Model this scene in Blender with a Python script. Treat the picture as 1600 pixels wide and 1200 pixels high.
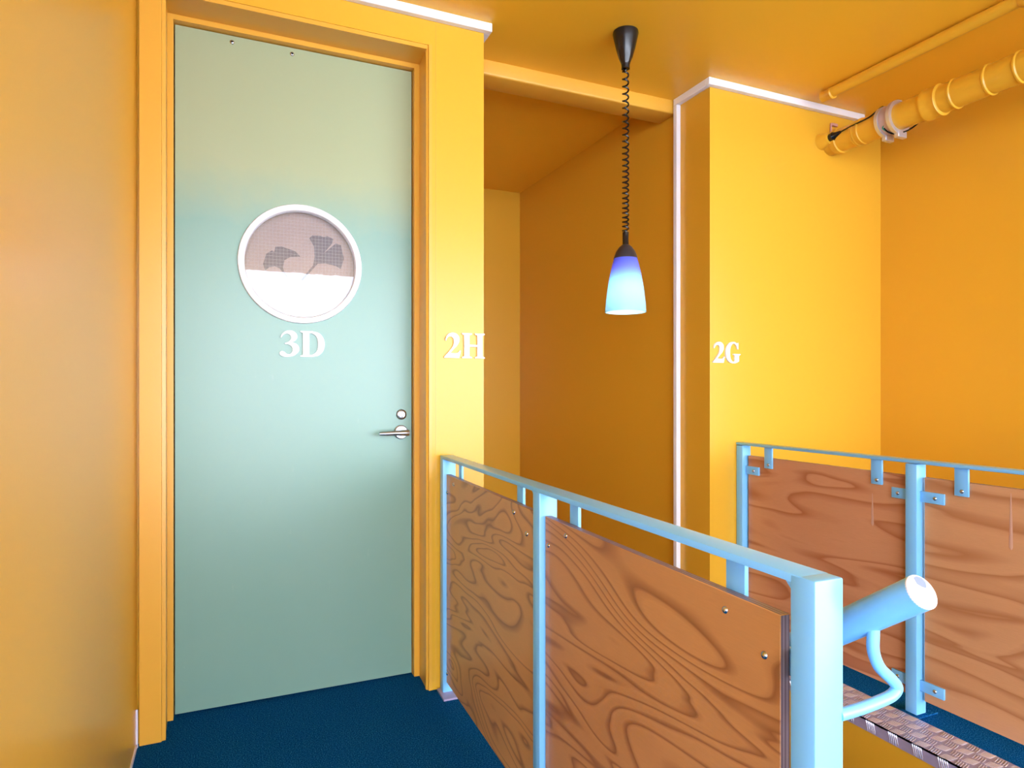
import bpy, bmesh, math, random
from mathutils import Vector, Matrix

for o in list(bpy.data.objects):
    bpy.data.objects.remove(o)
SC = bpy.context.scene
COL = SC.collection
random.seed(7)

# ------------------------------------------------------------------ camera
cam_d = bpy.data.cameras.new('camera')
cam = bpy.data.objects.new('camera', cam_d)
COL.objects.link(cam)
cam.location = (0, 0, 1.131)
cam.rotation_euler = (math.radians(90), 0, math.radians(-23.7))
cam_d.sensor_width = 36
cam_d.lens = 1017 / 1600 * 36
cam_d.shift_y = 10 / 1600
cam_d.clip_start = 0.02
SC.camera = cam

# ------------------------------------------------------------------ sky
W = bpy.data.worlds.new('sky')
SC.world = W
W.use_nodes = True
_b = W.node_tree.nodes['Background']
_b.inputs[0].default_value = (0.79, 0.86, 1.0, 1)
_b.inputs[1].default_value = 8.0

SC.view_settings.view_transform = 'Standard'
SC.view_settings.look = 'None'
SC.view_settings.gamma = 1
SC.view_settings.use_curve_mapping = False
SC.view_settings.exposure = 0.68

# ------------------------------------------------------------------ materials
def lin(r, g, b):
    f = lambda c: c / 12.92 if c <= 0.04045 else ((c + 0.055) / 1.055) ** 2.4
    return (f(r / 255), f(g / 255), f(b / 255), 1)

class NT:
    def __init__(s, name):
        s.m = bpy.data.materials.new(name)
        s.m.use_nodes = True
        s.t = s.m.node_tree
        s.b = s.t.nodes['Principled BSDF']
        s.out = s.t.nodes['Material Output']
    def n(s, typ, **kw):
        q = s.t.nodes.new(typ)
        for k, v in kw.items():
            if k.startswith('i_'):
                key = k[2:].replace('_', ' ')
                q.inputs[int(key) if key.isdigit() else key].default_value = v
            else:
                setattr(q, k, v)
        return q
    def l(s, a, b):
        s.t.links.new(a, b)
    def math(s, op, a, b=None):
        q = s.n('ShaderNodeMath', operation=op)
        for i, v in enumerate((a, b)):
            if v is None: continue
            if isinstance(v, (int, float)): q.inputs[i].default_value = v
            else: s.l(v, q.inputs[i])
        return q.outputs[0]
    def ramp(s, fac, stops, interp='LINEAR'):
        q = s.n('ShaderNodeValToRGB')
        q.color_ramp.interpolation = interp
        e = q.color_ramp.elements
        while len(e) < len(stops): e.new(0.5)
        for x, (p, c) in zip(e, stops):
            x.position = p
            x.color = c
        s.l(fac, q.inputs[0])
        return q.outputs[0]
    def mix(s, fac, a, b, mode='MIX'):
        q = s.n('ShaderNodeMix', data_type='RGBA', blend_type=mode)
        for v, i in ((fac, 0), (a, 6), (b, 7)):
            if isinstance(v, (int, float, tuple)): q.inputs[i].default_value = v
            else: s.l(v, q.inputs[i])
        return q.outputs[2]
    def coord(s, kind='Object', scale=(1, 1, 1), rot=(0, 0, 0), loc=(0, 0, 0)):
        c = s.n('ShaderNodeTexCoord')
        mp = s.n('ShaderNodeMapping')
        mp.inputs['Scale'].default_value = scale
        mp.inputs['Rotation'].default_value = rot
        mp.inputs['Location'].default_value = loc
        s.l(c.outputs[kind], mp.inputs[0])
        return mp.outputs[0]
    def noise(s, vec, scale, detail=2, rough=0.5, dist=0.0):
        q = s.n('ShaderNodeTexNoise', i_Scale=scale, i_Detail=detail, i_Roughness=rough, i_Distortion=dist)
        s.l(vec, q.inputs['Vector'])
        return q.outputs['Fac']
    def bump(s, h, strength, dist=0.001):
        q = s.n('ShaderNodeBump', i_Strength=strength, i_Distance=dist)
        s.l(h, q.inputs['Height'])
        s.l(q.outputs[0], s.b.inputs['Normal'])

def paint(name, col, rough=0.4, bump=0.15, var=0.05, spec=0.5, coat=0.0):
    k = NT(name)
    v = k.coord()
    n1 = k.noise(v, 1.3, 3)
    dark = tuple(c * (1 - var) for c in col[:3]) + (1,)
    k.l(k.mix(n1, dark, col), k.b.inputs['Base Color'])
    k.b.inputs['Roughness'].default_value = rough
    k.b.inputs['Specular IOR Level'].default_value = spec
    if coat:
        k.b.inputs['Coat Weight'].default_value = coat
        k.b.inputs['Coat Roughness'].default_value = 0.2
    if bump: k.bump(k.noise(v, 180, 2), bump, 0.0006)
    return k.m

M = {}
ORANGE = (0.76, 0.405, 0.03, 1)
M['orange'] = paint('orange_gloss_paint', ORANGE, 0.28, 0.12, spec=0.42)
M['orange_trim'] = paint('orange_trim_paint', (0.78, 0.40, 0.045, 1), 0.3, 0.05)
M['orange_ceiling'] = paint('orange_ceiling_paint', (0.95, 0.52, 0.03, 1), 0.4, 0.1)
M['orange_pipe'] = paint('orange_pipe_paint', (0.78, 0.42, 0.03, 1), 0.3, 0.05)
M['white'] = paint('white_trim_paint', (0.86, 0.86, 0.90, 1), 0.35, 0.03, 0.02)
M['letter'] = paint('white_letter_paint', (0.92, 0.92, 0.92, 1), 0.4, 0.0, 0.01)
M['sealant'] = paint('pale_sealant', (0.72, 0.70, 0.82, 1), 0.5, 0.05)
M['chip'] = paint('bare_primer_chip', (0.20, 0.25, 0.45, 1), 0.4, 0, 0.02)
M['cyan'] = paint('pale_blue_enamel', (0.21, 0.56, 0.96, 1), 0.3, 0.08, 0.04)

def m_door():
    k = NT('sage_green_door_paint')
    v = k.coord()
    sep = k.n('ShaderNodeSeparateXYZ'); k.l(v, sep.inputs[0])
    # uneven overpaint edge above the round window; yellow upper tone paints in ceiling reflection
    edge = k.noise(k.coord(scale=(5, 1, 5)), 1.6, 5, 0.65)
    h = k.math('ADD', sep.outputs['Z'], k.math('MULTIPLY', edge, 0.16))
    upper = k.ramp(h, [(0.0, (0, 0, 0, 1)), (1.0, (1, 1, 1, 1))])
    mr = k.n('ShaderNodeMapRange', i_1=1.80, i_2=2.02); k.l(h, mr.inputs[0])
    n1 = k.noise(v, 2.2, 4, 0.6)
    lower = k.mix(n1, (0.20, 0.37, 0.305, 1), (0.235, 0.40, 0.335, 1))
    top = k.mix(n1, (0.35, 0.41, 0.24, 1), (0.38, 0.435, 0.26, 1))  # yellower, with the ceiling's reflection put into the colour
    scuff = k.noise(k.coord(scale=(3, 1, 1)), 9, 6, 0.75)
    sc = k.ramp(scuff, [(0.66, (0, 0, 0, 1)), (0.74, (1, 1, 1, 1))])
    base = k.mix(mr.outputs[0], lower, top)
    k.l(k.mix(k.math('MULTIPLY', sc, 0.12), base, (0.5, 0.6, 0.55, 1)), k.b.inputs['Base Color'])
    k.l(k.math('ADD', k.math('MULTIPLY', n1, 0.1), 0.26), k.b.inputs['Roughness'])
    k.bump(k.noise(k.coord(scale=(1, 1, 0.25)), 120, 2), 0.06, 0.0005)
    return k.m
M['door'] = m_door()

def m_carpet():
    k = NT('navy_carpet')
    v = k.coord()
    n1 = k.noise(v, 260, 3, 0.75)
    n2 = k.noise(v, 3, 3)
    c = k.ramp(n1, [(0.32, (0.0, 0.02, 0.09, 1)), (0.52, (0.003, 0.085, 0.29, 1)), (0.7, (0.06, 0.32, 0.65, 1))])
    k.l(k.mix(k.math('MULTIPLY', n2, 0.4), c, (0.001, 0.035, 0.14, 1)), k.b.inputs['Base Color'])
    k.b.inputs['Roughness'].default_value = 0.95
    k.b.inputs['Specular IOR Level'].default_value = 0.0
    k.bump(n1, 0.8, 0.004)
    return k.m
M['carpet'] = m_carpet()

def m_ply(name, base, dark, light, rot, scale, freq, seed, sharp, rough=0.32, warp=0.5):
    """rotary cut plywood: the growth rings are level lines of a stretched, warped field"""
    k = NT(name)
    v = k.coord(scale=scale, rot=rot, loc=(seed, seed * 1.7, seed * 0.6))
    field = k.noise(v, 1.0, 2.2, 0.42, warp)
    b = k.math('FRACT', k.math('MULTIPLY', field, freq))
    ring = k.ramp(b, [(0.0, (0.35, 0.35, 0.35, 1)), (0.12, (0, 0, 0, 1)), (1 - sharp, (0.1, 0.1, 0.1, 1)), (0.95, (1, 1, 1, 1)), (1.0, (0.5, 0.5, 0.5, 1))])
    fine = k.noise(k.coord(scale=(1, 9, 160), rot=rot), 3.0, 4, 0.6)
    blot = k.noise(k.coord(scale=(1, 2.2, 5), loc=(seed * 2, 0, 0)), 1.1, 3)
    c1 = k.mix(blot, base, light)
    c2 = k.mix(k.math('MULTIPLY', ring, 0.85), c1, dark)
    c3 = k.mix(k.math('MULTIPLY', fine, 0.35), c2, tuple(x * 0.55 for x in base[:3]) + (1,))
    k.l(c3, k.b.inputs['Base Color'])
    k.b.inputs['Roughness'].default_value = rough
    k.b.inputs['Specular IOR Level'].default_value = 0.4
    k.bump(fine, 0.06, 0.0006)
    return k.m
M['ply_a'] = m_ply('varnished_plywood_far', (0.60, 0.28, 0.08, 1), (0.20, 0.068, 0.018, 1), (0.70, 0.36, 0.11, 1), (math.radians(5), 0, 0), (1, 1.3, 5.2), 15.0, 3.1, 0.28, warp=0.6)
M['ply_b'] = m_ply('varnished_plywood_near', (0.55, 0.235, 0.075, 1), (0.25, 0.075, 0.022, 1), (0.63, 0.30, 0.105, 1), (math.radians(4), 0, 0), (1, 1.0, 5.2), 15.0, 8.4, 0.3, warp=0.55)
M['ply_c'] = m_ply('reddish_plywood', (0.62, 0.275, 0.13, 1), (0.39, 0.12, 0.045, 1), (0.70, 0.35, 0.19, 1), (math.radians(3), 0, 0), (1, 1.2, 7.5), 6.0, 1.3, 0.45, rough=0.22, warp=0.4)
M['ply_d'] = m_ply('tan_plywood', (0.64, 0.31, 0.14, 1), (0.42, 0.16, 0.06, 1), (0.71, 0.38, 0.19, 1), (math.radians(3), 0, 0), (1, 1.1, 7.0), 6.0, 5.9, 0.4, rough=0.22, warp=0.4)

M['varnish'] = paint('pale_varnish_run', (0.62, 0.36, 0.26, 1), 0.12, 0, 0.02)

def m_edge():
    k = NT('plywood_edge_plies')
    v = k.coord()
    sep = k.n('ShaderNodeSeparateXYZ'); k.l(v, sep.inputs[0])
    s = k.math('FRACT', k.math('MULTIPLY', sep.outputs['X'], 160))
    c = k.ramp(s, [(0.4, (0.36, 0.25, 0.26, 1)), (0.55, (0.2, 0.12, 0.13, 1))])
    k.l(c, k.b.inputs['Base Color'])
    k.b.inputs['Roughness'].default_value = 0.4
    return k.m
M['ply_edge'] = m_edge()

def metal(name, col, rough, met=1.0, bump=0):
    k = NT(name)
    v = k.coord()
    n = k.noise(v, 60, 3)
    k.l(k.mix(n, tuple(c * 0.85 for c in col[:3]) + (1,), col), k.b.inputs['Base Color'])
    k.b.inputs['Metallic'].default_value = met
    k.b.inputs['Roughness'].default_value = rough
    return k.m
M['steel'] = metal('brushed_steel', (0.46, 0.46, 0.50, 1), 0.3)
M['bolt'] = metal('zinc_bolt', (0.55, 0.57, 0.62, 1), 0.25)
M['plate'] = metal('aluminium_tread_plate', (0.42, 0.37, 0.56, 1), 0.4, 0.2)
M['plate_bar'] = metal('polished_tread_bars', (0.78, 0.74, 0.90, 1), 0.22, 0.6)
M['galv'] = metal('galvanised_collar', (0.72, 0.72, 0.80, 1), 0.42, 0.8)
M['dark'] = metal('keyhole_dark', (0.01, 0.01, 0.01, 1), 0.6, 0.0)
M['black'] = metal('black_plastic', (0.008, 0.008, 0.010, 1), 0.18, 0.0)
M['cap'] = metal('dark_lamp_cap', (0.03, 0.026, 0.032, 1), 0.4, 0.0)
M['green_wire'] = metal('green_wire', (0.02, 0.32, 0.2, 1), 0.4, 0.0)
M['copper'] = metal('pink_wire', (0.6, 0.32, 0.28, 1), 0.4, 0.0)
M['inner_pipe'] = metal('bare_plastic_sleeve', (0.55, 0.40, 0.38, 1), 0.4, 0.0)

def m_glass():
    k = NT('wired_window_glass')
    fr = k.n('ShaderNodeFresnel', i_IOR=1.85)
    tr = k.n('ShaderNodeBsdfTransparent')
    gl = k.n('ShaderNodeBsdfGlossy', i_Roughness=0.01)
    wob = k.noise(k.coord(), 25, 2)
    b = k.n('ShaderNodeBump', i_Strength=0.03, i_Distance=0.001)
    k.l(wob, b.inputs['Height']); k.l(b.outputs[0], gl.inputs['Normal'])
    mx = k.n('ShaderNodeMixShader')
    k.l(fr.outputs[0], mx.inputs[0]); k.l(tr.outputs[0], mx.inputs[1]); k.l(gl.outputs[0], mx.inputs[2])
    k.l(mx.outputs[0], k.out.inputs[0])
    return k.m
M['glass'] = m_glass()

def m_cloth(name, a, b):
    k = NT(name)
    n = k.noise(k.coord(scale=(300, 1, 300)), 1.0, 2)
    k.l(k.mix(n, a, b), k.b.inputs['Base Color'])
    k.b.inputs['Roughness'].default_value = 0.9
    k.bump(n, 0.3, 0.0005)
    return k.m
M['curtain'] = m_cloth('mauve_curtain_cloth', (0.36, 0.25, 0.23, 1), (0.52, 0.38, 0.36, 1))
M['leaf'] = m_cloth('grey_leaf_print', (0.11, 0.09, 0.12, 1), (0.16, 0.13, 0.17, 1))
M['wire'] = metal('fine_glass_wire', (0.5, 0.47, 0.5, 1), 0.4, 0.4)

def m_shade():
    k = NT('blue_opal_glass')
    v = k.coord()
    sep = k.n('ShaderNodeSeparateXYZ'); k.l(v, sep.inputs[0])
    mr = k.n('ShaderNodeMapRange', i_1=0.0, i_2=0.22); k.l(sep.outputs['Z'], mr.inputs[0])
    c = k.ramp(mr.outputs[0], [(0.0, (0.55, 0.86, 0.97, 1)), (0.5, (0.42, 0.72, 0.96, 1)), (0.8, (0.30, 0.36, 0.92, 1)), (1.0, (0.20, 0.26, 0.90, 1))])
    d = k.n('ShaderNodeBsdfDiffuse'); t = k.n('ShaderNodeBsdfTranslucent')
    g = k.n('ShaderNodeBsdfGlossy', i_Roughness=0.08)
    k.l(c, d.inputs[0]); k.l(c, t.inputs[0])
    m1 = k.n('ShaderNodeMixShader', i_0=0.6)
    k.l(d.outputs[0], m1.inputs[1]); k.l(t.outputs[0], m1.inputs[2])
    fr = k.n('ShaderNodeFresnel', i_IOR=1.5)
    m2 = k.n('ShaderNodeMixShader')
    k.l(fr.outputs[0], m2.inputs[0]); k.l(m1.outputs[0], m2.inputs[1]); k.l(g.outputs[0], m2.inputs[2])
    k.l(m2.outputs[0], k.out.inputs[0])
    return k.m
M['shade'] = m_shade()

def m_bulb():
    k = NT('lit_bulb')
    e = k.n('ShaderNodeEmission', i_0=(0.85, 0.95, 1.0, 1), i_1=42.0)
    k.l(e.outputs[0], k.out.inputs[0])
    return k.m
M['bulb'] = m_bulb()
M['ground'] = paint('pale_bounce_ground', (0.72, 0.71, 0.70, 1), 0.9, 0.3)  # unseen ground, made pale to bounce sky light up to the ceiling

# ------------------------------------------------------------------ mesh helpers
def box(bm, x0, x1, y0, y1, z0, z1):
    vs = [bm.verts.new(p) for p in ((x0,y0,z0),(x1,y0,z0),(x1,y1,z0),(x0,y1,z0),(x0,y0,z1),(x1,y0,z1),(x1,y1,z1),(x0,y1,z1))]
    fs = [bm.faces.new([vs[i] for i in q]) for q in ((0,3,2,1),(4,5,6,7),(0,1,5,4),(1,2,6,5),(2,3,7,6),(3,0,4,7))]
    return vs, fs

def obj(name, bm, mat, parent=None, smooth=False, bevel=0.0, seg=2, mats=None):
    bmesh.ops.recalc_face_normals(bm, faces=bm.faces[:])
    if bevel:
        bmesh.ops.bevel(bm, geom=bm.edges[:], offset=bevel, segments=seg, profile=0.5, affect='EDGES', clamp_overlap=True)
    me = bpy.data.meshes.new(name)
    bm.to_mesh(me); bm.free()
    for m in (mats or [mat]):
        me.materials.append(M[m])
    if smooth or bevel:
        me.polygons.foreach_set('use_smooth', [True] * len(me.polygons))
        me.set_sharp_from_angle(angle=math.radians(40))
    o = bpy.data.objects.new(name, me)
    COL.objects.link(o)
    if parent: o.parent = parent
    return o

def bxo(name, b, mat, parent=None, bevel=0.0):
    bm = bmesh.new(); box(bm, *b)
    return obj(name, bm, mat, parent, bevel=bevel)

def lathe(bm, prof, n=32, axis='Z', c=(0, 0, 0), close=False):
    """prof: (radius, height) pairs, spun round an axis through c"""
    rings = []
    for r, h in prof:
        ring = []
        for i in range(n):
            a = 2 * math.pi * i / n
            p = (r * math.cos(a), r * math.sin(a), h)
            if axis == 'Y': p = (p[0], p[2], p[1])
            if axis == 'X': p = (p[2], p[0], p[1])
            ring.append(bm.verts.new((p[0] + c[0], p[1] + c[1], p[2] + c[2])))
        rings.append(ring)
    for a, b in zip(rings, rings[1:]):
        for i in range(n):
            bm.faces.new((a[i], a[(i + 1) % n], b[(i + 1) % n], b[i]))
    if close:
        bm.faces.new(rings[0]); bm.faces.new(rings[-1])
    return rings

def tube(bm, pts, r, n=12, caps=True):
    pts = [Vector(p) for p in pts]
    up = None; rings = []
    for i, p in enumerate(pts):
        t = (pts[min(i + 1, len(pts) - 1)] - pts[max(i - 1, 0)]).normalized()
        if up is None:
            up = t.orthogonal().normalized()
        up = (up - t * up.dot(t)).normalized()
        sd = t.cross(up)
        rr = r[i] if isinstance(r, (list, tuple)) else r
        rings.append([bm.verts.new(p + (up * math.cos(2*math.pi*k/n) + sd * math.sin(2*math.pi*k/n)) * rr) for k in range(n)])
    for a, b in zip(rings, rings[1:]):
        for i in range(n):
            bm.faces.new((a[i], a[(i + 1) % n], b[(i + 1) % n], b[i]))
    if caps:
        bm.faces.new(rings[0]); bm.faces.new(rings[-1])

def spline(pts, n=8):
    pts = [Vector(p) for p in pts]; out = []
    for i in range(len(pts) - 1):
        p0, p1, p2, p3 = pts[max(i-1,0)], pts[i], pts[i+1], pts[min(i+2,len(pts)-1)]
        for k in range(n):
            t = k / n
            out.append(0.5 * ((2*p1) + (p2-p0)*t + (2*p0-5*p1+4*p2-p3)*t*t + (3*p1-p0-3*p2+p3)*t**3))
    out.append(pts[-1])
    return out

def plan_prism(bm, pts, z0, z1):
    lo = [bm.verts.new((x, y, z0)) for x, y in pts]; hi = [bm.verts.new((x, y, z1)) for x, y in pts]
    n = len(pts)
    bm.faces.new(lo); bm.faces.new(hi)
    for i in range(n): bm.faces.new((lo[i], lo[(i+1)%n], hi[(i+1)%n], hi[i]))

def tag(o, label=None, cat=None, group=None, kind=None):
    for k, v in (('label', label), ('category', cat), ('group', group), ('kind', kind)):
        if v: o[k] = v
    return o

def empty(name, loc, rz=0.0):
    o = bpy.data.objects.new(name, None)
    COL.objects.link(o)
    o.location = loc; o.rotation_euler = (0, 0, rz)
    o.empty_display_size = 0.05
    return o

def struct(o, label=None):
    o['kind'] = 'structure'
    if label: o['label'] = label
    return o

# ------------------------------------------------------------------ the setting
YW = 2.37        # face of the door wall and of the wall carrying 2G
XL = -0.262      # left wall
XR = 3.171       # right wall
ZC = 2.556       # ceiling
XS = 0.92        # right end of the door wall
XP = 2.032       # stairwell side of the 2G wall
YE = -3.2        # open end of the landing
YB = 4.48        # back of the stairwell
XO = 6.20        # far side of the open landing to the right of the camera
XG = -2.50       # end of an unseen left bay, added to light the blue rails
ZL = -2.75       # lower landing

bm = bmesh.new()
box(bm, XL - 0.15, 0.79, YE, YB, -0.2, 0.0)
box(bm, XG, XL - 0.15, YE, 0.80, -0.2, 0.0)
box(bm, 0.79, 2.015, YE, 0.45, -0.2, 0.0)
box(bm, 2.015, XR + 0.15, YE, YW, -0.2, 0.0)
box(bm, XR + 0.15, XO + 0.15, YE, 0.95, -0.2, 0.0)
struct(obj('floor', bm, 'carpet'), 'dark navy blue carpet on the landing floor')
struct(bxo('ceiling', (XG, XO + 0.15, YE, 2.62, ZC, ZC + 0.2), 'orange_ceiling'), 'glossy orange ceiling over the landing')
struct(bxo('ceiling_stairwell', (XL - 0.15, XR + 0.15, 2.62, YB + 0.15, 2.622, 2.756), 'orange_ceiling'), 'shaded orange ceiling over the stairwell')
struct(bxo('wall_left', (XL - 0.15, XL, 0.80, YB, 0, 2.70), 'orange'), 'orange side wall at the left edge of the photo')
bm = bmesh.new()
box(bm, 0.708, XS, YW, 2.60, 0, 2.70)
box(bm, XL, -0.205, YW + 0.02, 2.60, 0, 2.70)
box(bm, -0.205, 0.708, YW, 2.60, 2.432, 2.70)
box(bm, XS - 0.08, XS, 2.60, YB, 0, 2.70)
struct(obj('wall_door', bm, 'orange'), 'orange wall round the green door')
bm = bmesh.new()
box(bm, XP, XR + 0.15, YW, YW + 0.15, ZL, 2.70)
box(bm, XP, XP + 0.15, YW + 0.15, YB, ZL, 2.70)
struct(obj('wall_stairwell', bm, 'orange'), 'orange corner wall between the stairwell and the right walkway')
struct(bxo('wall_right', (XR, XR + 0.15, 0.80, YW, 0, 2.70), 'orange'), 'orange wall at the right edge behind the second railing')
struct(bxo('wall_far_right', (XO, XO + 0.15, YE, 0.95, 0, 2.70), 'orange'))
struct(bxo('wall_far_end', (XR + 0.15, XO + 0.15, 0.80, 0.95, 0, 2.70), 'orange'))
struct(bxo('wall_added_bay_end', (XG - 0.15, XG, YE, 0.95, 0, 2.70), 'white'))  # walls of the unseen bay, added to set the light from the left
struct(bxo('wall_added_bay', (XG, XL - 0.15, 0.80, 0.95, 0, 2.70), 'orange'))
struct(bxo('wall_back', (XL - 0.15, XP + 0.15, YB, YB + 0.15, ZL, 2.70), 'orange'), 'shaded orange end wall of the stairwell')
struct(bxo('wall_below_left', (0.64, 0.79, 0.45, YB, ZL, -0.2), 'orange'), 'orange stairwell side below the left landing')
struct(bxo('wall_below_right', (2.022, 2.17, 0.45, YW, ZL, -0.2), 'orange'))
struct(bxo('wall_below_edge', (2.009, 2.0215, 0.451, YW - 0.001, -0.5, -0.003), 'orange'), 'mustard wall face under the metal floor edge')
struct(bxo('wall_below_front', (0.64, 2.17, 0.30, 0.45, ZL, -0.2), 'orange'))
struct(bxo('floor_lower', (0.64, 2.17, 0.30, YB, ZL - 0.15, ZL), 'carpet'))
bm = bmesh.new(); box(bm, -22, 20, -16, YE, -0.4, -0.15); box(bm, -22, XG, YE, 6, -0.4, -0.15)
struct(obj('ground', bm, 'ground'))  # unseen outdoor slab, placed high so it bounces daylight indoors

# beam over the mouth of the stairwell
bm = bmesh.new(); box(bm, XS, XP, 2.612, 2.745, 2.492, 2.62)
struct(obj('trim_beam', bm, 'orange_trim', bevel=0.008, seg=3), 'orange beam across the stairwell opening')

# white square trunking that follows the top of the walls
def trunk(name, boxes, label):
    bm = bmesh.new()
    for b in boxes: box(bm, *b)
    struct(obj(name, bm, 'white', bevel=0.002, seg=1), label)
trunk('trim_1', [(XL, XS + 0.026, YW - 0.026, YW - 0.0005, 2.523, ZC), (XS + 0.0005, XS + 0.026, YW - 0.0005, 2.612, 2.523, ZC)], 'white square trim along the top of the door wall')
trunk('trim_2', [(XP - 0.026, 3.02, YW - 0.026, YW - 0.0005, 2.523, ZC), (XP - 0.026, XP - 0.0005, YW - 0.0005, 2.604, 2.523, ZC), (XP - 0.026, XP - 0.0005, 2.578, 2.604, -0.6, 2.523)], 'white square trim above 2G that turns down the stairwell edge')

# door lining and architrave: one profile down both sides and over the head
OUT = 2.420
bm = bmesh.new()
# right side
plan_prism(bm, [(0.679, 2.505), (0.700, 2.505), (0.693, 2.392), (0.690, 2.392), (0.690, 2.378), (0.697, 2.372), (0.697, 2.364), (0.709, 2.364), (0.709, 2.60), (0.679, 2.60)], 0.002, OUT + 0.012)
# left side with a flat architrave
plan_prism(bm, [(-0.166, 2.505), (-0.184, 2.505), (-0.181, 2.392), (-0.179, 2.392), (-0.179, 2.374), (-0.190, 2.372), (-0.191, 2.366), (-0.253, 2.366), (-0.253, 2.60), (-0.166, 2.60)][::-1], 0.002, 2.523)
box(bm, -0.19, 0.709, 2.392, 2.60, OUT, OUT + 0.03)
box(bm, -0.167, 0.680, 2.5055, 2.60, 2.402, OUT + 0.001)
box(bm, -0.19, 0.700, 2.374, 2.392, OUT - 0.003, OUT + 0.012)
struct(obj('trim_3', bm, 'orange_trim'), 'orange painted frame round the green door')
struct(bxo('trim_4', (0.725, 0.7275, YW - 0.0008, YW + 0.001, 0.01, 2.52), 'orange_trim'))
bm = bmesh.new()
box(bm, XL, XL + 0.004, 0.80, 2.36, 0.0, 0.012)
box(bm, XL, XL + 0.006, 2.362, 2.366, 0.0, 0.12)
struct(obj('baseboard_left', bm, 'sealant'), 'thin pale sealant line at the foot of the left wall')

# ------------------------------------------------------------------ door
WX, WZ, WR = 0.257, 1.600, 0.205
door = struct(empty('door_1', (0.257, 2.534, 0)), 'sage green flush door with a round window and lever handle')
def rel(o, root):
    o.parent = root
    o.matrix_parent_inverse = Matrix.Translation(root.location).inverted()
    return o
bm = bmesh.new()
ring = [bm.verts.new((WX + WR * math.cos(2*math.pi*i/72), 2.534, WZ + WR * math.sin(2*math.pi*i/72))) for i in range(72)]
rect = [bm.verts.new(p) for p in ((-0.1625, 2.534, 0.008), (0.675, 2.534, 0.008), (0.675, 2.534, 2.399), (-0.1625, 2.534, 2.399))]
ed = [bm.edges.new((a, b)) for L in (ring, rect) for a, b in zip(L, L[1:] + L[:1])]
bmesh.ops.triangle_fill(bm, edges=ed, use_beauty=True)
inner = [f for f in bm.faces if all(v in ring for v in f.verts)]
bmesh.ops.delete(bm, geom=inner, context='FACES_ONLY')
g = bmesh.ops.extrude_face_region(bm, geom=bm.faces[:])
for v in [q for q in g['geom'] if isinstance(q, bmesh.types.BMVert)]: v.co.y += 0.04
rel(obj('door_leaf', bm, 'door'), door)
# round window: ring frame, pane, wire
bm = bmesh.new()
lathe(bm, [(0.197, 0.02), (0.197, -0.006), (0.200, -0.010), (0.218, -0.011), (0.2205, -0.008), (0.2205, 0.0), (0.197, 0.02)], 96, 'Y', (WX, 2.5335, WZ))
wf = rel(obj('window_frame', bm, 'white', smooth=True), door); tag(wf, 'round white window ring')
bm = bmesh.new()
rings = lathe(bm, [(0.1985, 0.0)], 96, 'Y', (WX, 2.540, WZ)); bm.faces.new(rings[0])
pane = rel(obj('window_pane', bm, 'glass'), door)
bm = bmesh.new()
step = 0.0125
for i in range(-15, 16):
    h = math.sqrt(max(0.197**2 - (i * step)**2, 0))
    box(bm, WX + i*step - 0.0002, WX + i*step + 0.0002, 2.5425, 2.5431, WZ - h, WZ + h)
    box(bm, WX - h, WX + h, 2.5425, 2.5431, WZ + i*step - 0.0002, WZ + i*step + 0.0002)
wm = rel(obj('wire_mesh', bm, 'wire'), door); wm['kind'] = 'stuff'
# lever handle and lock
bm = bmesh.new(); lathe(bm, [(0.0005, -0.010), (0.024, -0.010), (0.0275, -0.007), (0.0285, 0.0)], 40, 'Y', (0.632, 2.534, 0.966))
hd = rel(obj('door_handle', bm, 'steel', smooth=True), door); tag(hd, 'brushed steel lever handle')
bm = bmesh.new()
tube(bm, [(0.632, 2.526, 0.966), (0.632, 2.488, 0.966)], 0.011, 20)
pts = spline([(0.648, 2.482, 0.966), (0.632, 2.478, 0.966), (0.600, 2.476, 0.966), (0.560, 2.477, 0.965), (0.536, 2.479, 0.965)], 5)
n = len(pts)
tube(bm, pts, [0.0125 - 0.006 * i / (n - 1) for i in range(n)], 16)
lv = obj('lever', bm, 'steel', smooth=True); lv.parent = hd
lv.matrix_parent_inverse = hd.matrix_parent_inverse @ Matrix.Identity(4)
lv.matrix_parent_inverse = Matrix.Identity(4)
bm = bmesh.new(); lathe(bm, [(0.0005, -0.012), (0.012, -0.012), (0.0135, -0.009), (0.018, -0.008), (0.0205, -0.005), (0.021, 0.0)], 36, 'Y', (0.634, 2.534, 1.036))
lk = rel(obj('door_lock', bm, 'steel', smooth=True), door)
bm = bmesh.new(); lathe(bm, [(0.0003, -0.0127), (0.0028, -0.0127), (0.0028, -0.010)], 12, 'Y', (0.634, 2.534, 1.027))
kh = obj('keyhole', bm, 'dark'); kh.parent = lk
for x in (0.019, 0.223):
    bm = bmesh.new(); lathe(bm, [(0.0003, -0.003), (0.0045, -0.003), (0.0075, -0.001), (0.008, 0.0)], 16, 'Y', (x, 2.534, 2.377))
    s = rel(obj('screw', bm, 'bolt', smooth=True), door)
    bm = bmesh.new(); lathe(bm, [(0.0003, -0.0036), (0.0042, -0.0036), (0.0042, -0.002)], 10, 'Y', (x, 2.534, 2.377))
    q = obj('screw_socket', bm, 'dark'); q.parent = s

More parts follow.
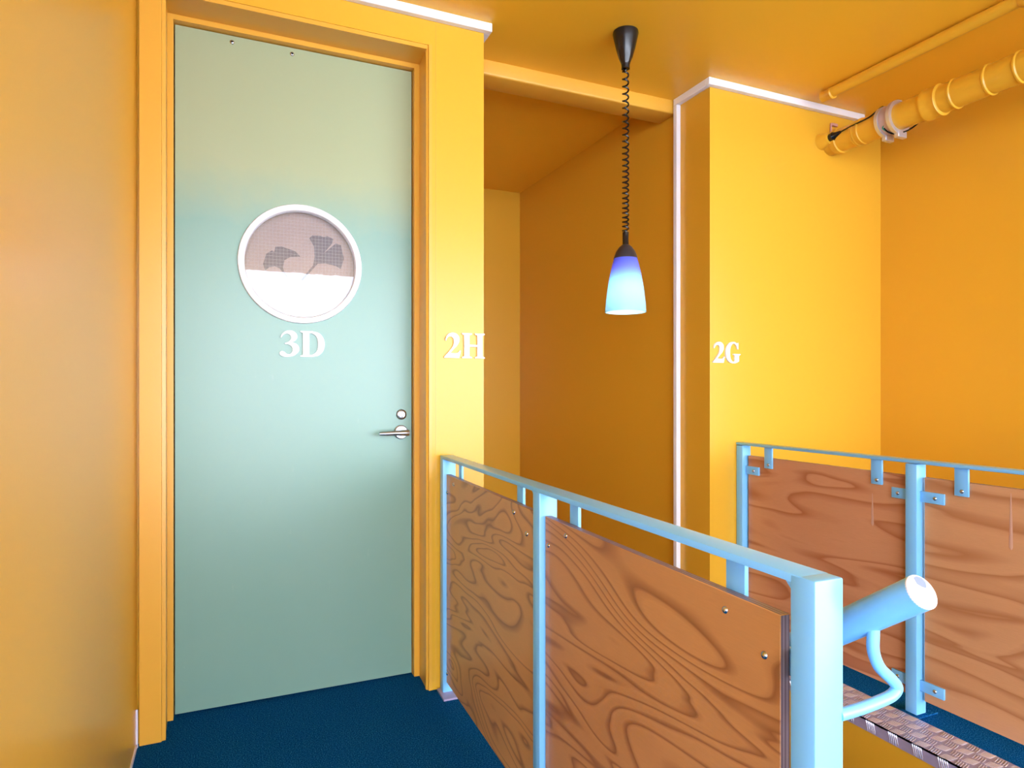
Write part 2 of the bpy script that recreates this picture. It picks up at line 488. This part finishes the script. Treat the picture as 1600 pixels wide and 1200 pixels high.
# curtain hanging behind the round window
def flat_poly(bm, pts, y, th=0.0005):
    vs = [bm.verts.new((x, y, z)) for x, z in pts]
    f = bm.faces.new(vs)
    g = bmesh.ops.extrude_face_region(bm, geom=[f])
    for v in g['geom']:
        if isinstance(v, bmesh.types.BMVert): v.co.y += th
    bmesh.ops.triangulate(bm, faces=[q for q in bm.faces if len(q.verts) > 4])
bm = bmesh.new(); box(bm, -0.02, 0.53, 2.580, 2.583, 1.30, 1.90)
cur = tag(obj('curtain', bm, 'curtain'), 'mauve curtain with dark leaf print behind the round door window', 'curtain')
LR = [(0.046,0.007),(0.051,0.039),(0.049,0.078),(0.032,0.108),(0.043,0.12),(0.073,0.121),(0.084,0.117),(0.098,0.122),(0.12,0.113),(0.115,0.095),(0.085,0.056),(0.129,0.097),(0.148,0.093),(0.154,0.065),(0.16,0.042),(0.148,0.001),(0.129,0.011),(0.09,0.018),(0.062,0.014),(0.054,0.004),(0.006,-0.055),(0.003,-0.049)]
LL = [(-0.057,-0.026),(-0.062,-0.009),(-0.056,0.019),(-0.035,0.032),(0.0,0.036),(-0.019,0.055),(-0.066,0.068),(-0.088,0.065),(-0.092,0.046),(-0.1,0.051),(-0.121,0.036),(-0.126,0.013),(-0.131,-0.001),(-0.123,-0.025),(-0.11,-0.012),(-0.09,-0.007),(-0.074,-0.013),(-0.061,-0.029),(-0.042,-0.05),(-0.04,-0.047)]
for L in (LR, LL):
    bm = bmesh.new(); flat_poly(bm, [(0.255 + x * 1.012 + 0.002, 1.6 + z * 1.012 + 0.001) for x, z in L], 2.5792)
    p = obj('leaf_print', bm, 'leaf'); p.parent = cur; tag(p, 'dark fan shaped ginkgo leaf')

# ------------------------------------------------------------------ raised characters
GL = {
 '3': (0.70, [[(.05,.73,0),(.12,.88,1),(.33,1.0,1),(.56,.93,1),(.63,.77,1),(.57,.63,1),(.44,.545,0),(.61,.48,1),(.70,.30,1),(.60,.10,1),(.33,-.01,1),(.10,.02,1),(.02,.10,1),(.06,.19,1),(.16,.19,1),(.27,.10,1),(.36,.09,1),(.46,.20,1),(.46,.34,1),(.38,.44,1),(.20,.475,0),(.20,.51,0),(.36,.60,1),(.42,.73,1),(.36,.85,1),(.24,.87,1),(.14,.81,1),(.08,.71,0)]]),
 'D': (0.87, [[(0,1,0),(0,.955,0),(.09,.92,0),(.09,.08,0),(0,.045,0),(0,0,0),(.42,0,0),(.70,.10,1),(.86,.5,1),(.70,.90,1),(.42,1,0)], [(.31,.92,0),(.41,.92,0),(.56,.80,1),(.62,.5,1),(.56,.20,1),(.41,.08,0),(.31,.08,0)]]),
 '2': (0.70, [[(.04,.70,0),(.11,.88,1),(.33,1.0,1),(.57,.91,1),(.63,.73,1),(.55,.52,1),(.38,.34,1),(.24,.19,0),(.50,.19,1),(.59,.22,1),(.65,.30,0),(.69,.29,0),(.62,0,0),(0,0,0),(0,.04,0),(.22,.28,1),(.36,.48,1),(.40,.68,1),(.34,.82,1),(.22,.85,1),(.12,.78,1),(.07,.68,0)]]),
 'H': (0.98, [[(x,y,0) for x,y in ((0,1),(0,.955),(.1,.92),(.1,.08),(0,.045),(0,0),(.42,0),(.42,.045),(.32,.08),(.32,.46),(.66,.46),(.66,.08),(.56,.045),(.56,0),(.98,0),(.98,.045),(.88,.08),(.88,.92),(.98,.955),(.98,1),(.56,1),(.56,.955),(.66,.92),(.66,.54),(.32,.54),(.32,.92),(.42,.955),(.42,1))]]),
 'G': (0.90, [[(.77,.99,0),(.77,.66,0),(.73,.66,0),(.66,.84,1),(.50,.94,1),(.34,.84,1),(.27,.5,1),(.34,.14,1),(.48,.06,1),(.57,.10,0),(.57,.36,0),(.48,.40,0),(.48,.44,0),(.90,.44,0),(.90,.40,0),(.81,.36,0),(.81,.08,0),(.66,.01,1),(.48,-.02,1),(.16,.10,1),(.02,.5,1),(.16,.90,1),(.46,1.02,1),(.62,.98,1),(.70,.93,0)]]),
}
def glyph(ch, x0, z0, w, h, y, th):
    cu = bpy.data.curves.new('glyph', 'CURVE')
    cu.dimensions = '2D'; cu.fill_mode = 'BOTH'; cu.extrude = th / 2; cu.resolution_u = 6
    gw, loops = GL[ch]
    for L in loops:
        sp = cu.splines.new('BEZIER'); sp.bezier_points.add(len(L) - 1); sp.use_cyclic_u = True
        for b, (x, z, s) in zip(sp.bezier_points, L):
            b.co = (x / gw * w, z * h, 0)
            b.handle_left_type = b.handle_right_type = 'AUTO' if s else 'VECTOR'
    t = bpy.data.objects.new('tmp', cu); COL.objects.link(t)
    bpy.context.view_layer.update()
    me = bpy.data.meshes.new_from_object(t.evaluated_get(bpy.context.evaluated_depsgraph_get()))
    bpy.data.objects.remove(t)
    me.transform(Matrix.Translation((x0, y - th / 2, z0)) @ Matrix.Rotation(math.pi / 2, 4, 'X'))
    me.materials.clear(); me.materials.append(M['letter'])
    o = bpy.data.objects.new('character', me); COL.objects.link(o)
    return o
def sign(text, x0, x1, z0, h, y, label):
    root = tag(empty('number_sign', ((x0 + x1) / 2, y, z0)), label, 'sign')
    gap = 0.004
    tot = sum(GL[c][0] for c in text)
    x = x0
    for c in text:
        w = (x1 - x0 - gap * (len(text) - 1)) * GL[c][0] / tot
        rel(glyph(c, x, z0, w, h, y - 0.0003, 0.009), root)
        x += w + gap
sign('3D', 0.177, 0.340, 1.256, 0.096, 2.534, 'raised white characters 3D on the green door')
sign('2H', 0.757, 0.921, 1.255, 0.096, YW, 'raised white characters 2H at the edge of the orange door wall')
sign('2G', 2.044, 2.205, 1.259, 0.096, YW, 'raised white characters 2G on the orange wall right of the lamp')

# ------------------------------------------------------------------ railings
def bolt_mesh(sgn):
    bm = bmesh.new()
    lathe(bm, [(0.0003, -0.0045), (0.004, -0.004), (0.0065, -0.0018), (0.0072, 0.0)], 14, 'X')
    if sgn > 0: pass
    bmesh.ops.recalc_face_normals(bm, faces=bm.faces[:])
    me = bpy.data.meshes.new('bolt'); bm.to_mesh(me); bm.free()
    me.materials.append(M['bolt'])
    me.polygons.foreach_set('use_smooth', [True] * len(me.polygons))
    return me
BOLT = bolt_mesh(-1)
bm = bmesh.new()
for a in (0, 1):
    if a: box(bm, -0.0049, -0.0030, -0.0030, 0.0030, -0.0006, 0.0006)
    else: box(bm, -0.0049, -0.0030, -0.0006, 0.0006, -0.0030, 0.0030)
SLOT = bpy.data.meshes.new('cross_slot'); bm.to_mesh(SLOT); bm.free(); SLOT.materials.append(M['dark'])
def bolt(parent, x, y, z, sc=1.0):
    o = bpy.data.objects.new('bolt', BOLT); COL.objects.link(o)
    o.parent = parent; o.location = (x, y, z); o.scale = (sc, sc, sc)
    return o

def ply_panel(parent, x0, x1, y0, y1, z0, z1, mat):
    bm = bmesh.new(); vs, fs = box(bm, x0, x1, y0, y1, z0, z1)
    for i, f in enumerate(fs): f.material_index = 0 if i in (3, 5) else 1
    return obj('plywood_panel', bm, None, parent, bevel=0.0012, seg=1, mats=[mat, 'ply_edge'])

# --- railing beside the green door (panels on its near side)
ra = tag(empty('railing', (0.69, 0.60, 0), math.radians(-1.589)), 'pale blue railing with two grained plywood panels beside the green door', 'railing')
HT = 0.886
def post(parent, y0, y1, x0=0.0, x1=0.05, z0=0.006, z1=HT - 0.011):
    return bxo('post', (x0, x1, y0, y1, z0, z1), 'cyan', parent, bevel=0.003)
bxo('top_rail', (0.0004, 0.0496, 0.030, 1.760, HT - 0.012, HT + 0.0003), 'cyan', ra, bevel=0.0022)
for y0, y1 in ((0.007, 0.049), (0.857, 0.898), (1.720, 1.760)):
    p = post(ra, y0, y1, z1=HT if y0 < 0.1 else HT - 0.011)
    bp = bxo('base_plate', (-0.012, 0.062, y0 - 0.055, y1 + 0.0, 0.0005, 0.007), 'plate', ra)
for y0, y1 in ((1.595, 1.627), (1.038, 1.080), (0.713, 0.755), (0.171, 0.213)):
    bxo('tab', (0.0325, 0.0405, y0, y1, 0.745, HT - 0.011), 'cyan', ra, bevel=0.001)
for y0, y1 in ((0.046, 0.105), (0.80, 0.86), (0.895, 0.985), (1.69, 1.722)):
    for z in (0.73, 0.06):
        bxo('tab', (0.0325, 0.0405, y0, y1, z, z + 0.038), 'cyan', ra, bevel=0.001)
p1 = ply_panel(ra, 0.014, 0.032, 0.908, 1.731, 0.043, 0.818, 'ply_a')
p2 = ply_panel(ra, 0.014, 0.032, 0.080, 0.852, 0.043, 0.818, 'ply_b')
for y, z in ((1.629, 0.793), (1.710, 0.751), (1.058, 0.792), (0.968, 0.75), (1.71, 0.079), (0.968, 0.079)):
    bolt(p1, 0.0142, y, z, 1.0)
for y, z in ((0.739, 0.792), (0.833, 0.749), (0.193, 0.79), (0.110, 0.751), (0.833, 0.079), (0.110, 0.079)):
    bolt(p2, 0.0142, y, z, 0.85)
# small corner gussets where posts meet the top rail
for y, s in ((0.0485, 1), (0.897, 1)):
    bm = bmesh.new()
    v = [bm.verts.new((x, y + dy * s, HT - 0.0115 + dz)) for x in (0.002, 0.048) for dy, dz in ((0, 0), (0.010, 0), (0, -0.010))]
    bm.faces.new(v[:3]); bm.faces.new(v[3:])
    for i in range(3): bm.faces.new((v[i], v[(i+1)%3], v[3+(i+1)%3], v[3+i]))
    obj('gusset', bm, 'cyan', ra)

# --- railing along the right walkway (tabs face the stairwell)
rb = tag(empty('railing', (2.185, 0.0, 0)), 'pale blue railing with reddish plywood panels on the right walkway beside 2G', 'railing')
bxo('top_rail', (0.0, 0.05, -0.20, 2.369, HT - 0.009, HT + 0.003), 'cyan', rb, bevel=0.0028)
for y0, y1 in ((2.327, 2.367), (1.498, 1.540), (0.669, 0.711), (-0.16, -0.118)):
    post(rb, y0, y1)
    bxo('base_plate', (-0.008, 0.095, y0 - 0.012, y1 + 0.012, 0.0005, 0.005), 'carpet', rb)
panels = [(1.552, 2.318), (0.723, 1.488), (-0.106, 0.659)]
for i, (y0, y1) in enumerate(panels):
    p = ply_panel(rb, 0.026, 0.044, y0, y1, 0.056, 0.830, 'ply_c' if i == 0 else 'ply_d')
    for yc in (y1 - 0.128, y0 + 0.112):
        bxo('tab', (0.0175, 0.0258, yc - 0.022, yc + 0.022, 0.784, HT - 0.006), 'cyan', rb, bevel=0.001)
        bolt(p, 0.0175, yc - 0.002, 0.800, 1.0)
    for ya, yb in ((y1 - 0.070, y1 + 0.0), (y0 + 0.0, y0 + 0.055)):
        for z in (0.745, 0.090):
            near = ya < (y0 + y1) / 2
            a0, a1 = (y0 - 0.014, y0 + 0.052) if near else (y1 - 0.072, y1 + 0.012)
            bxo('tab', (0.0175, 0.0258, a0, a1, z, z + 0.037), 'cyan', rb, bevel=0.001)
            bolt(p, 0.0175, a0 + 0.042 if near else a1 - 0.053, z + 0.018, 1.0)

    for yc, za, zb in (((1.686, 0.625, 0.746),) if i == 0 else ((1.217, 0.640, 0.815),) if i == 1 else ()):
        bm = bmesh.new()       # a run of varnish that dried on the panel
        tube(bm, [(0.0265, yc - 0.001, za), (0.0262, yc, za + 0.008), (0.0262, yc, (za + zb) / 2), (0.0262, yc, zb)], [0.0015, 0.006, 0.0042, 0.0012], 10)
        for v in bm.verts: v.co.x = 0.026 + (v.co.x - 0.026) * 0.12
        o = obj('varnish_run', bm, 'varnish', p, smooth=True)

# --- stub of the stair handrail fixed to the near end post
hr = tag(empty('handrail', (0.735, 0.612, 0.712)), 'thick pale blue tube handrail sloping down behind the near railing post', 'handrail')
A = Vector((0.804, 0.546, 0.8755)); Dd = Vector((0.028, 1, -0.709)).normalized()
bm = bmesh.new(); tube(bm, [A, A + Dd * 4.0], 0.0222, 40)
rel(obj('tube', bm, 'cyan', smooth=True), hr)
cap_m = Matrix.Translation(A) @ Dd.to_track_quat('Z', 'Y').to_matrix().to_4x4()
bm = bmesh.new(); lathe(bm, [(0.0003, -0.0035), (0.0205, -0.0035), (0.0222, -0.002), (0.0222, 0.0005)], 40)
bm.transform(cap_m); rel(obj('end_cap', bm, 'white', smooth=True), hr)
bm = bmesh.new()   # chipped patch of paint on the cap
cv = [bm.verts.new(cap_m @ Vector((x, y, -0.0039))) for x, y in ((-0.003, 0.0195), (-0.011, 0.0165), (-0.0135, 0.010), (-0.009, 0.003), (-0.003, 0.005), (0.003, 0.010), (0.003, 0.018))]
bm.faces.new(cv); rel(obj('paint_chip', bm, 'chip'), hr)
bm = bmesh.new()
tube(bm, spline([(0.737, 0.611, 0.704), (0.775, 0.611, 0.7045), (0.812, 0.611, 0.707), (0.840, 0.611, 0.711), (0.850, 0.611, 0.720), (0.838, 0.611, 0.734), (0.815, 0.611, 0.754), (0.803, 0.611, 0.778), (0.803, 0.611, 0.800), (0.804, 0.611, 0.815)], 6), 0.0080, 18)
rel(obj('bracket', bm, 'cyan', smooth=True), hr)

# ------------------------------------------------------------------ tread plate on the walkway edge
PX0, PX1, PY0, PY1 = 2.006, 2.172, 0.45, 2.365
tp = tag(empty('tread_plate', (PX0, 1.4, 0)), 'silver chequer plate edging along the right walkway floor', 'floor edging')
bm = bmesh.new()
box(bm, PX0, PX1, PY0, PY1, 0.0005, 0.0045)
box(bm, PX0, PX0 + 0.006, PY0, PY1, -0.034, 0.0045)
rel(obj('plate', bm, 'plate'), tp)
bm = bmesh.new()
def bar(bm, c, d, L, w, h, nrm):
    d = Vector(d).normalized(); nrm = Vector(nrm); t = d.cross(nrm).normalized(); c = Vector(c)
    pts = [(-L/2, 0, 0), (-L*0.3, w/2, 0), (L*0.3, w/2, 0), (L/2, 0, 0), (L*0.3, -w/2, 0), (-L*0.3, -w/2, 0)]
    lo = [bm.verts.new(c + d*a + t*b) for a, b, _ in pts]
    hi = [bm.verts.new(c + d*a*0.8 + t*b*0.4 + nrm*h) for a, b, _ in pts]
    bm.faces.new(hi)
    for i in range(6): bm.faces.new((lo[i], lo[(i+1)%6], hi[(i+1)%6], hi[i]))
P = 0.0410
ny = int((PY1 - PY0) / P); nx = 4
for j in range(ny):
    for i in range(nx):
        cx = PX0 + 0.022 + P * i; cy = PY0 + P * (j + 0.5)
        dirv, off = ((1, 0.25, 0), (0, 1, 0)) if (i + j) % 2 else ((-0.25, 1, 0), (1, 0, 0))
        for k in range(-2, 3):
            bar(bm, (cx + off[0]*k*0.0072, cy + off[1]*k*0.0072, 0.0044), dirv, 0.037, 0.0040, 0.0020, (0, 0, 1))
    if j % 2 == 0:
        for k in range(-2, 3):
            bar(bm, (PX0 + 0.0001, PY0 + P * (j + 0.5) + k * 0.0068, -0.014), (0, 0.2, 1), 0.036, 0.0040, 0.0016, (-1, 0, 0))
q = rel(obj('raised_bars', bm, 'plate_bar'), tp); q['kind'] = 'stuff'

# ------------------------------------------------------------------ stair flight going down behind the railing
st = struct(empty('stair', (1.4, 0.45, 0)), 'stair flight going down between the railings')
bm = bmesh.new(); box(bm, -0.61, 0.615, 0, 0.27, -0.172, 0)
STEP = bpy.data.meshes.new('step'); bmesh.ops.recalc_face_normals(bm, faces=bm.faces[:]); bm.to_mesh(STEP); bm.free(); STEP.materials.append(M['carpet'])
for i in range(15):
    o = bpy.data.objects.new('step', STEP); COL.objects.link(o); o.parent = st
    o.location = (0, 0.001 + 0.25 * i, -0.172 * (i + 1))

# ------------------------------------------------------------------ pendant lamp
LX, LY = 1.455, 2.190
lamp = tag(empty('pendant_lamp', (LX, LY, 1.440)), 'lit blue glass pendant lamp on a black coiled cord', 'lamp')
def lz(z): return z - 1.440
bm = bmesh.new()
lathe(bm, [(0.0003, lz(ZC)), (0.050, lz(ZC)), (0.051, lz(2.548)), (0.046, lz(2.525)), (0.038, lz(2.49)), (0.028, lz(2.455)), (0.019, lz(2.434)), (0.0165, lz(2.424)), (0.0165, lz(2.410)), (0.0003, lz(2.410))], 40)
obj('ceiling_rose', bm, 'black', lamp, smooth=True)
bm = bmesh.new()
pts = []; t = 0.0; z = 2.412; turns = 28; N = turns * 14
for i in range(N + 1):
    f = i / N
    zz = 2.412 - (2.412 - 1.757) * (f * 1.30 - 0.30 * f * f)
    a = 2 * math.pi * turns * f
    r = 0.0115 if 0.01 < f < 0.99 else 0.004
    pts.append((r * math.cos(a), r * math.sin(a), lz(zz)))
tube(bm, pts, 0.0034, 8)
obj('coiled_cord', bm, 'black', lamp, smooth=True)
bm = bmesh.new()
lathe(bm, [(0.0003, lz(1.760)), (0.0125, lz(1.760)), (0.0125, lz(1.711)), (0.015, lz(1.708))], 24)
obj('cord_grip', bm, 'black', lamp, smooth=True)
bm = bmesh.new()
lathe(bm, [(0.0003, lz(1.713)), (0.012, lz(1.712)), (0.026, lz(1.700)), (0.038, lz(1.683)), (0.0465, lz(1.660)), (0.0475, lz(1.655)), (0.044, lz(1.655))], 40)
obj('lamp_cap', bm, 'cap', lamp, smooth=True)
bm = bmesh.new()
prof = [(0.0455, 1.658), (0.054, 1.625), (0.062, 1.59), (0.069, 1.55), (0.0745, 1.51), (0.079, 1.47), (0.0815, 1.442)]
outp = [(r, lz(z)) for r, z in prof]; inp = [(r - 0.0035, lz(z)) for r, z in prof[::-1]]
lathe(bm, outp + inp + [outp[0]], 56)
obj('lamp_shade', bm, 'shade', lamp, smooth=True)
bm = bmesh.new()
lathe(bm, [(0.0003, lz(1.492)), (0.014, lz(1.496)), (0.024, lz(1.509)), (0.028, lz(1.527)), (0.025, lz(1.547)), (0.016, lz(1.565)), (0.013, lz(1.578)), (0.0003, lz(1.579))], 24)
obj('bulb', bm, 'bulb', lamp, smooth=True)
bm = bmesh.new(); lathe(bm, [(0.0003, lz(1.655)), (0.018, lz(1.655)), (0.018, lz(1.580)), (0.0003, lz(1.580))], 20)
obj('bulb_holder', bm, 'cap', lamp, smooth=True)

# ------------------------------------------------------------------ pipes under the ceiling
DX, DZ = 2.80, 2.374
dp = tag(empty('drain_pipe', (DX, YW, DZ)), 'thick orange pipe with joint rings below the ceiling at the right wall', 'pipe')
def ring_part(name, prof, mat, parent=dp, x=DX, z=DZ, label=None):
    bm = bmesh.new(); lathe(bm, prof, 48, 'Y', (x, 0, z), close=True)
    o = rel(obj(name, bm, mat, smooth=True), dp)
    if label: o['label'] = label
    return o
R = 0.059
ring_part('pipe', [(R - 0.003, YW - 0.0005), (R - 0.003, 2.20), (R, 2.199), (R, 2.085), (R, YE + 0.05)], 'orange_pipe')
ring_part('wall_socket', [(R + 0.004, 2.328), (R + 0.005, 2.324), (R + 0.005, 2.300), (R + 0.002, 2.298)], 'orange_pipe')
for y in (2.214, 2.204):
    ring_part('joint_ring', [(R - 0.001, y + 0.004), (R + 0.0025, y + 0.003), (R + 0.0025, y - 0.003), (R - 0.001, y - 0.004)], 'orange_pipe')
ring_part('joint_ring', [(R, 2.184), (R + 0.004, 2.181), (R + 0.004, 2.175), (R, 2.172)], 'orange_pipe')
ring_part('coupling', [(R, 1.876), (R + 0.009, 1.872), (R + 0.010, 1.862), (R + 0.006, 1.852), (R + 0.006, 1.812), (R + 0.009, 1.806), (R, 1.800)], 'orange_pipe')
for y in (1.748, 1.613, 1.502, 1.36, 1.21, 1.06, 0.9):
    ring_part('joint_ring', [(R, y + 0.007), (R + 0.0045, y + 0.003), (R + 0.0045, y - 0.003), (R, y - 0.007)], 'orange_pipe')
ring_part('sleeve', [(R + 0.001, 2.074), (R + 0.006, 2.072), (R + 0.006, 2.012), (R + 0.001, 2.010)], 'inner_pipe', label='bare unpainted sleeve')
for y, rr in ((2.068, R + 0.012), (2.006, R + 0.017)):
    ring_part('metal_ring', [(R + 0.004, y + 0.009), (rr, y + 0.008), (rr, y - 0.008), (R + 0.004, y - 0.009)], 'galv', label='pale galvanised steel ring')
    bm = bmesh.new()
    box(bm, DX - 0.012, DX + 0.045, y - 0.011, y + 0.011, DZ - rr - 0.016, DZ - rr + 0.012)
    o = rel(obj('clamp_lug', bm, 'galv', bevel=0.002, seg=1), dp)
bm = bmesh.new(); tube(bm, spline([(DX - 0.045, 2.032, DZ - 0.040), (DX - 0.052, 2.036, DZ - 0.034), (DX - 0.050, 2.046, DZ - 0.044), (DX - 0.034, 2.040, DZ - 0.056)], 6), 0.0025, 8)
rel(obj('green_wire', bm, 'green_wire', smooth=True), dp)
bm = bmesh.new(); tube(bm, spline([(DX - 0.046, 2.040, DZ - 0.042), (DX - 0.030, 2.035, DZ - 0.060), (DX, 2.02, DZ - 0.070), (DX + 0.03, 1.98, DZ - 0.064), (DX + 0.04, 1.94, DZ - 0.045)], 6), 0.0035, 8)
rel(obj('sensor_cable', bm, 'black', smooth=True), dp)
# plugged side outlet at the wall with its black lead
bm = bmesh.new(); tube(bm, [(2.735, YW - 0.001, 2.378), (2.735, 2.345, 2.378), (2.735, 2.318, 2.379)], [0.040, 0.034, 0.027], 32)
rel(obj('wall_stub', bm, 'orange_pipe', smooth=True), dp)
bm = bmesh.new(); tube(bm, [(2.7395, 2.321, 2.382), (2.7397, 2.300, 2.384), (2.740, 2.294, 2.385), (2.741, 2.280, 2.388), (2.742, 2.262, 2.392)], [0.019, 0.021, 0.016, 0.011, 0.006], 20)
tag(rel(obj('rubber_plug', bm, 'black', smooth=True), dp), 'black rubber plug')
bm = bmesh.new(); tube(bm, spline([(2.742, 2.265, 2.391), (2.743, 2.20, 2.398), (2.744, 2.13, 2.402), (2.7455, 2.105, 2.406), (2.752, 2.085, 2.418), (2.764, 2.072, 2.432), (2.78, 2.066, 2.443)], 6), 0.0036, 8)
tag(rel(obj('lead', bm, 'black', smooth=True), dp), 'thin black cable')
bm = bmesh.new()
box(bm, 2.795, 2.803, YW - 0.010, YW - 0.0005, 2.425, 2.482)
box(bm, 2.800, 2.840, YW - 0.014, YW - 0.0005, 2.468, 2.482)
wc = tag(obj('pipe_clip', bm, 'copper', bevel=0.002, seg=1), 'small pinkish wall clip just above the thick pipe end', 'clip')

cp = tag(empty('conduit_pipe', (2.605, 2.25, 2.53)), 'thin orange pipe fixed flat under the ceiling above the thick pipe', 'pipe')
bm = bmesh.new(); lathe(bm, [(0.0243, 2.21), (0.0243, YE + 0.05)], 32, 'Y', (2.605, 0, 2.5310), close=True)
rel(obj('pipe', bm, 'orange_pipe', smooth=True), cp)
bm = bmesh.new(); lathe(bm, [(0.018, 2.250), (0.026, 2.245), (0.026, 2.202), (0.0283, 2.199), (0.0283, 2.190), (0.024, 2.186)], 32, 'Y', (2.605, 0, 2.5275), close=True)
rel(obj('end_socket', bm, 'orange_pipe', smooth=True), cp)
bm = bmesh.new(); lathe(bm, [(0.024, 1.405), (0.0275, 1.40), (0.0275, 1.32), (0.024, 1.315)], 32, 'Y', (2.605, 0, 2.5285), close=True)
rel(obj('coupling', bm, 'orange_pipe', smooth=True), cp)
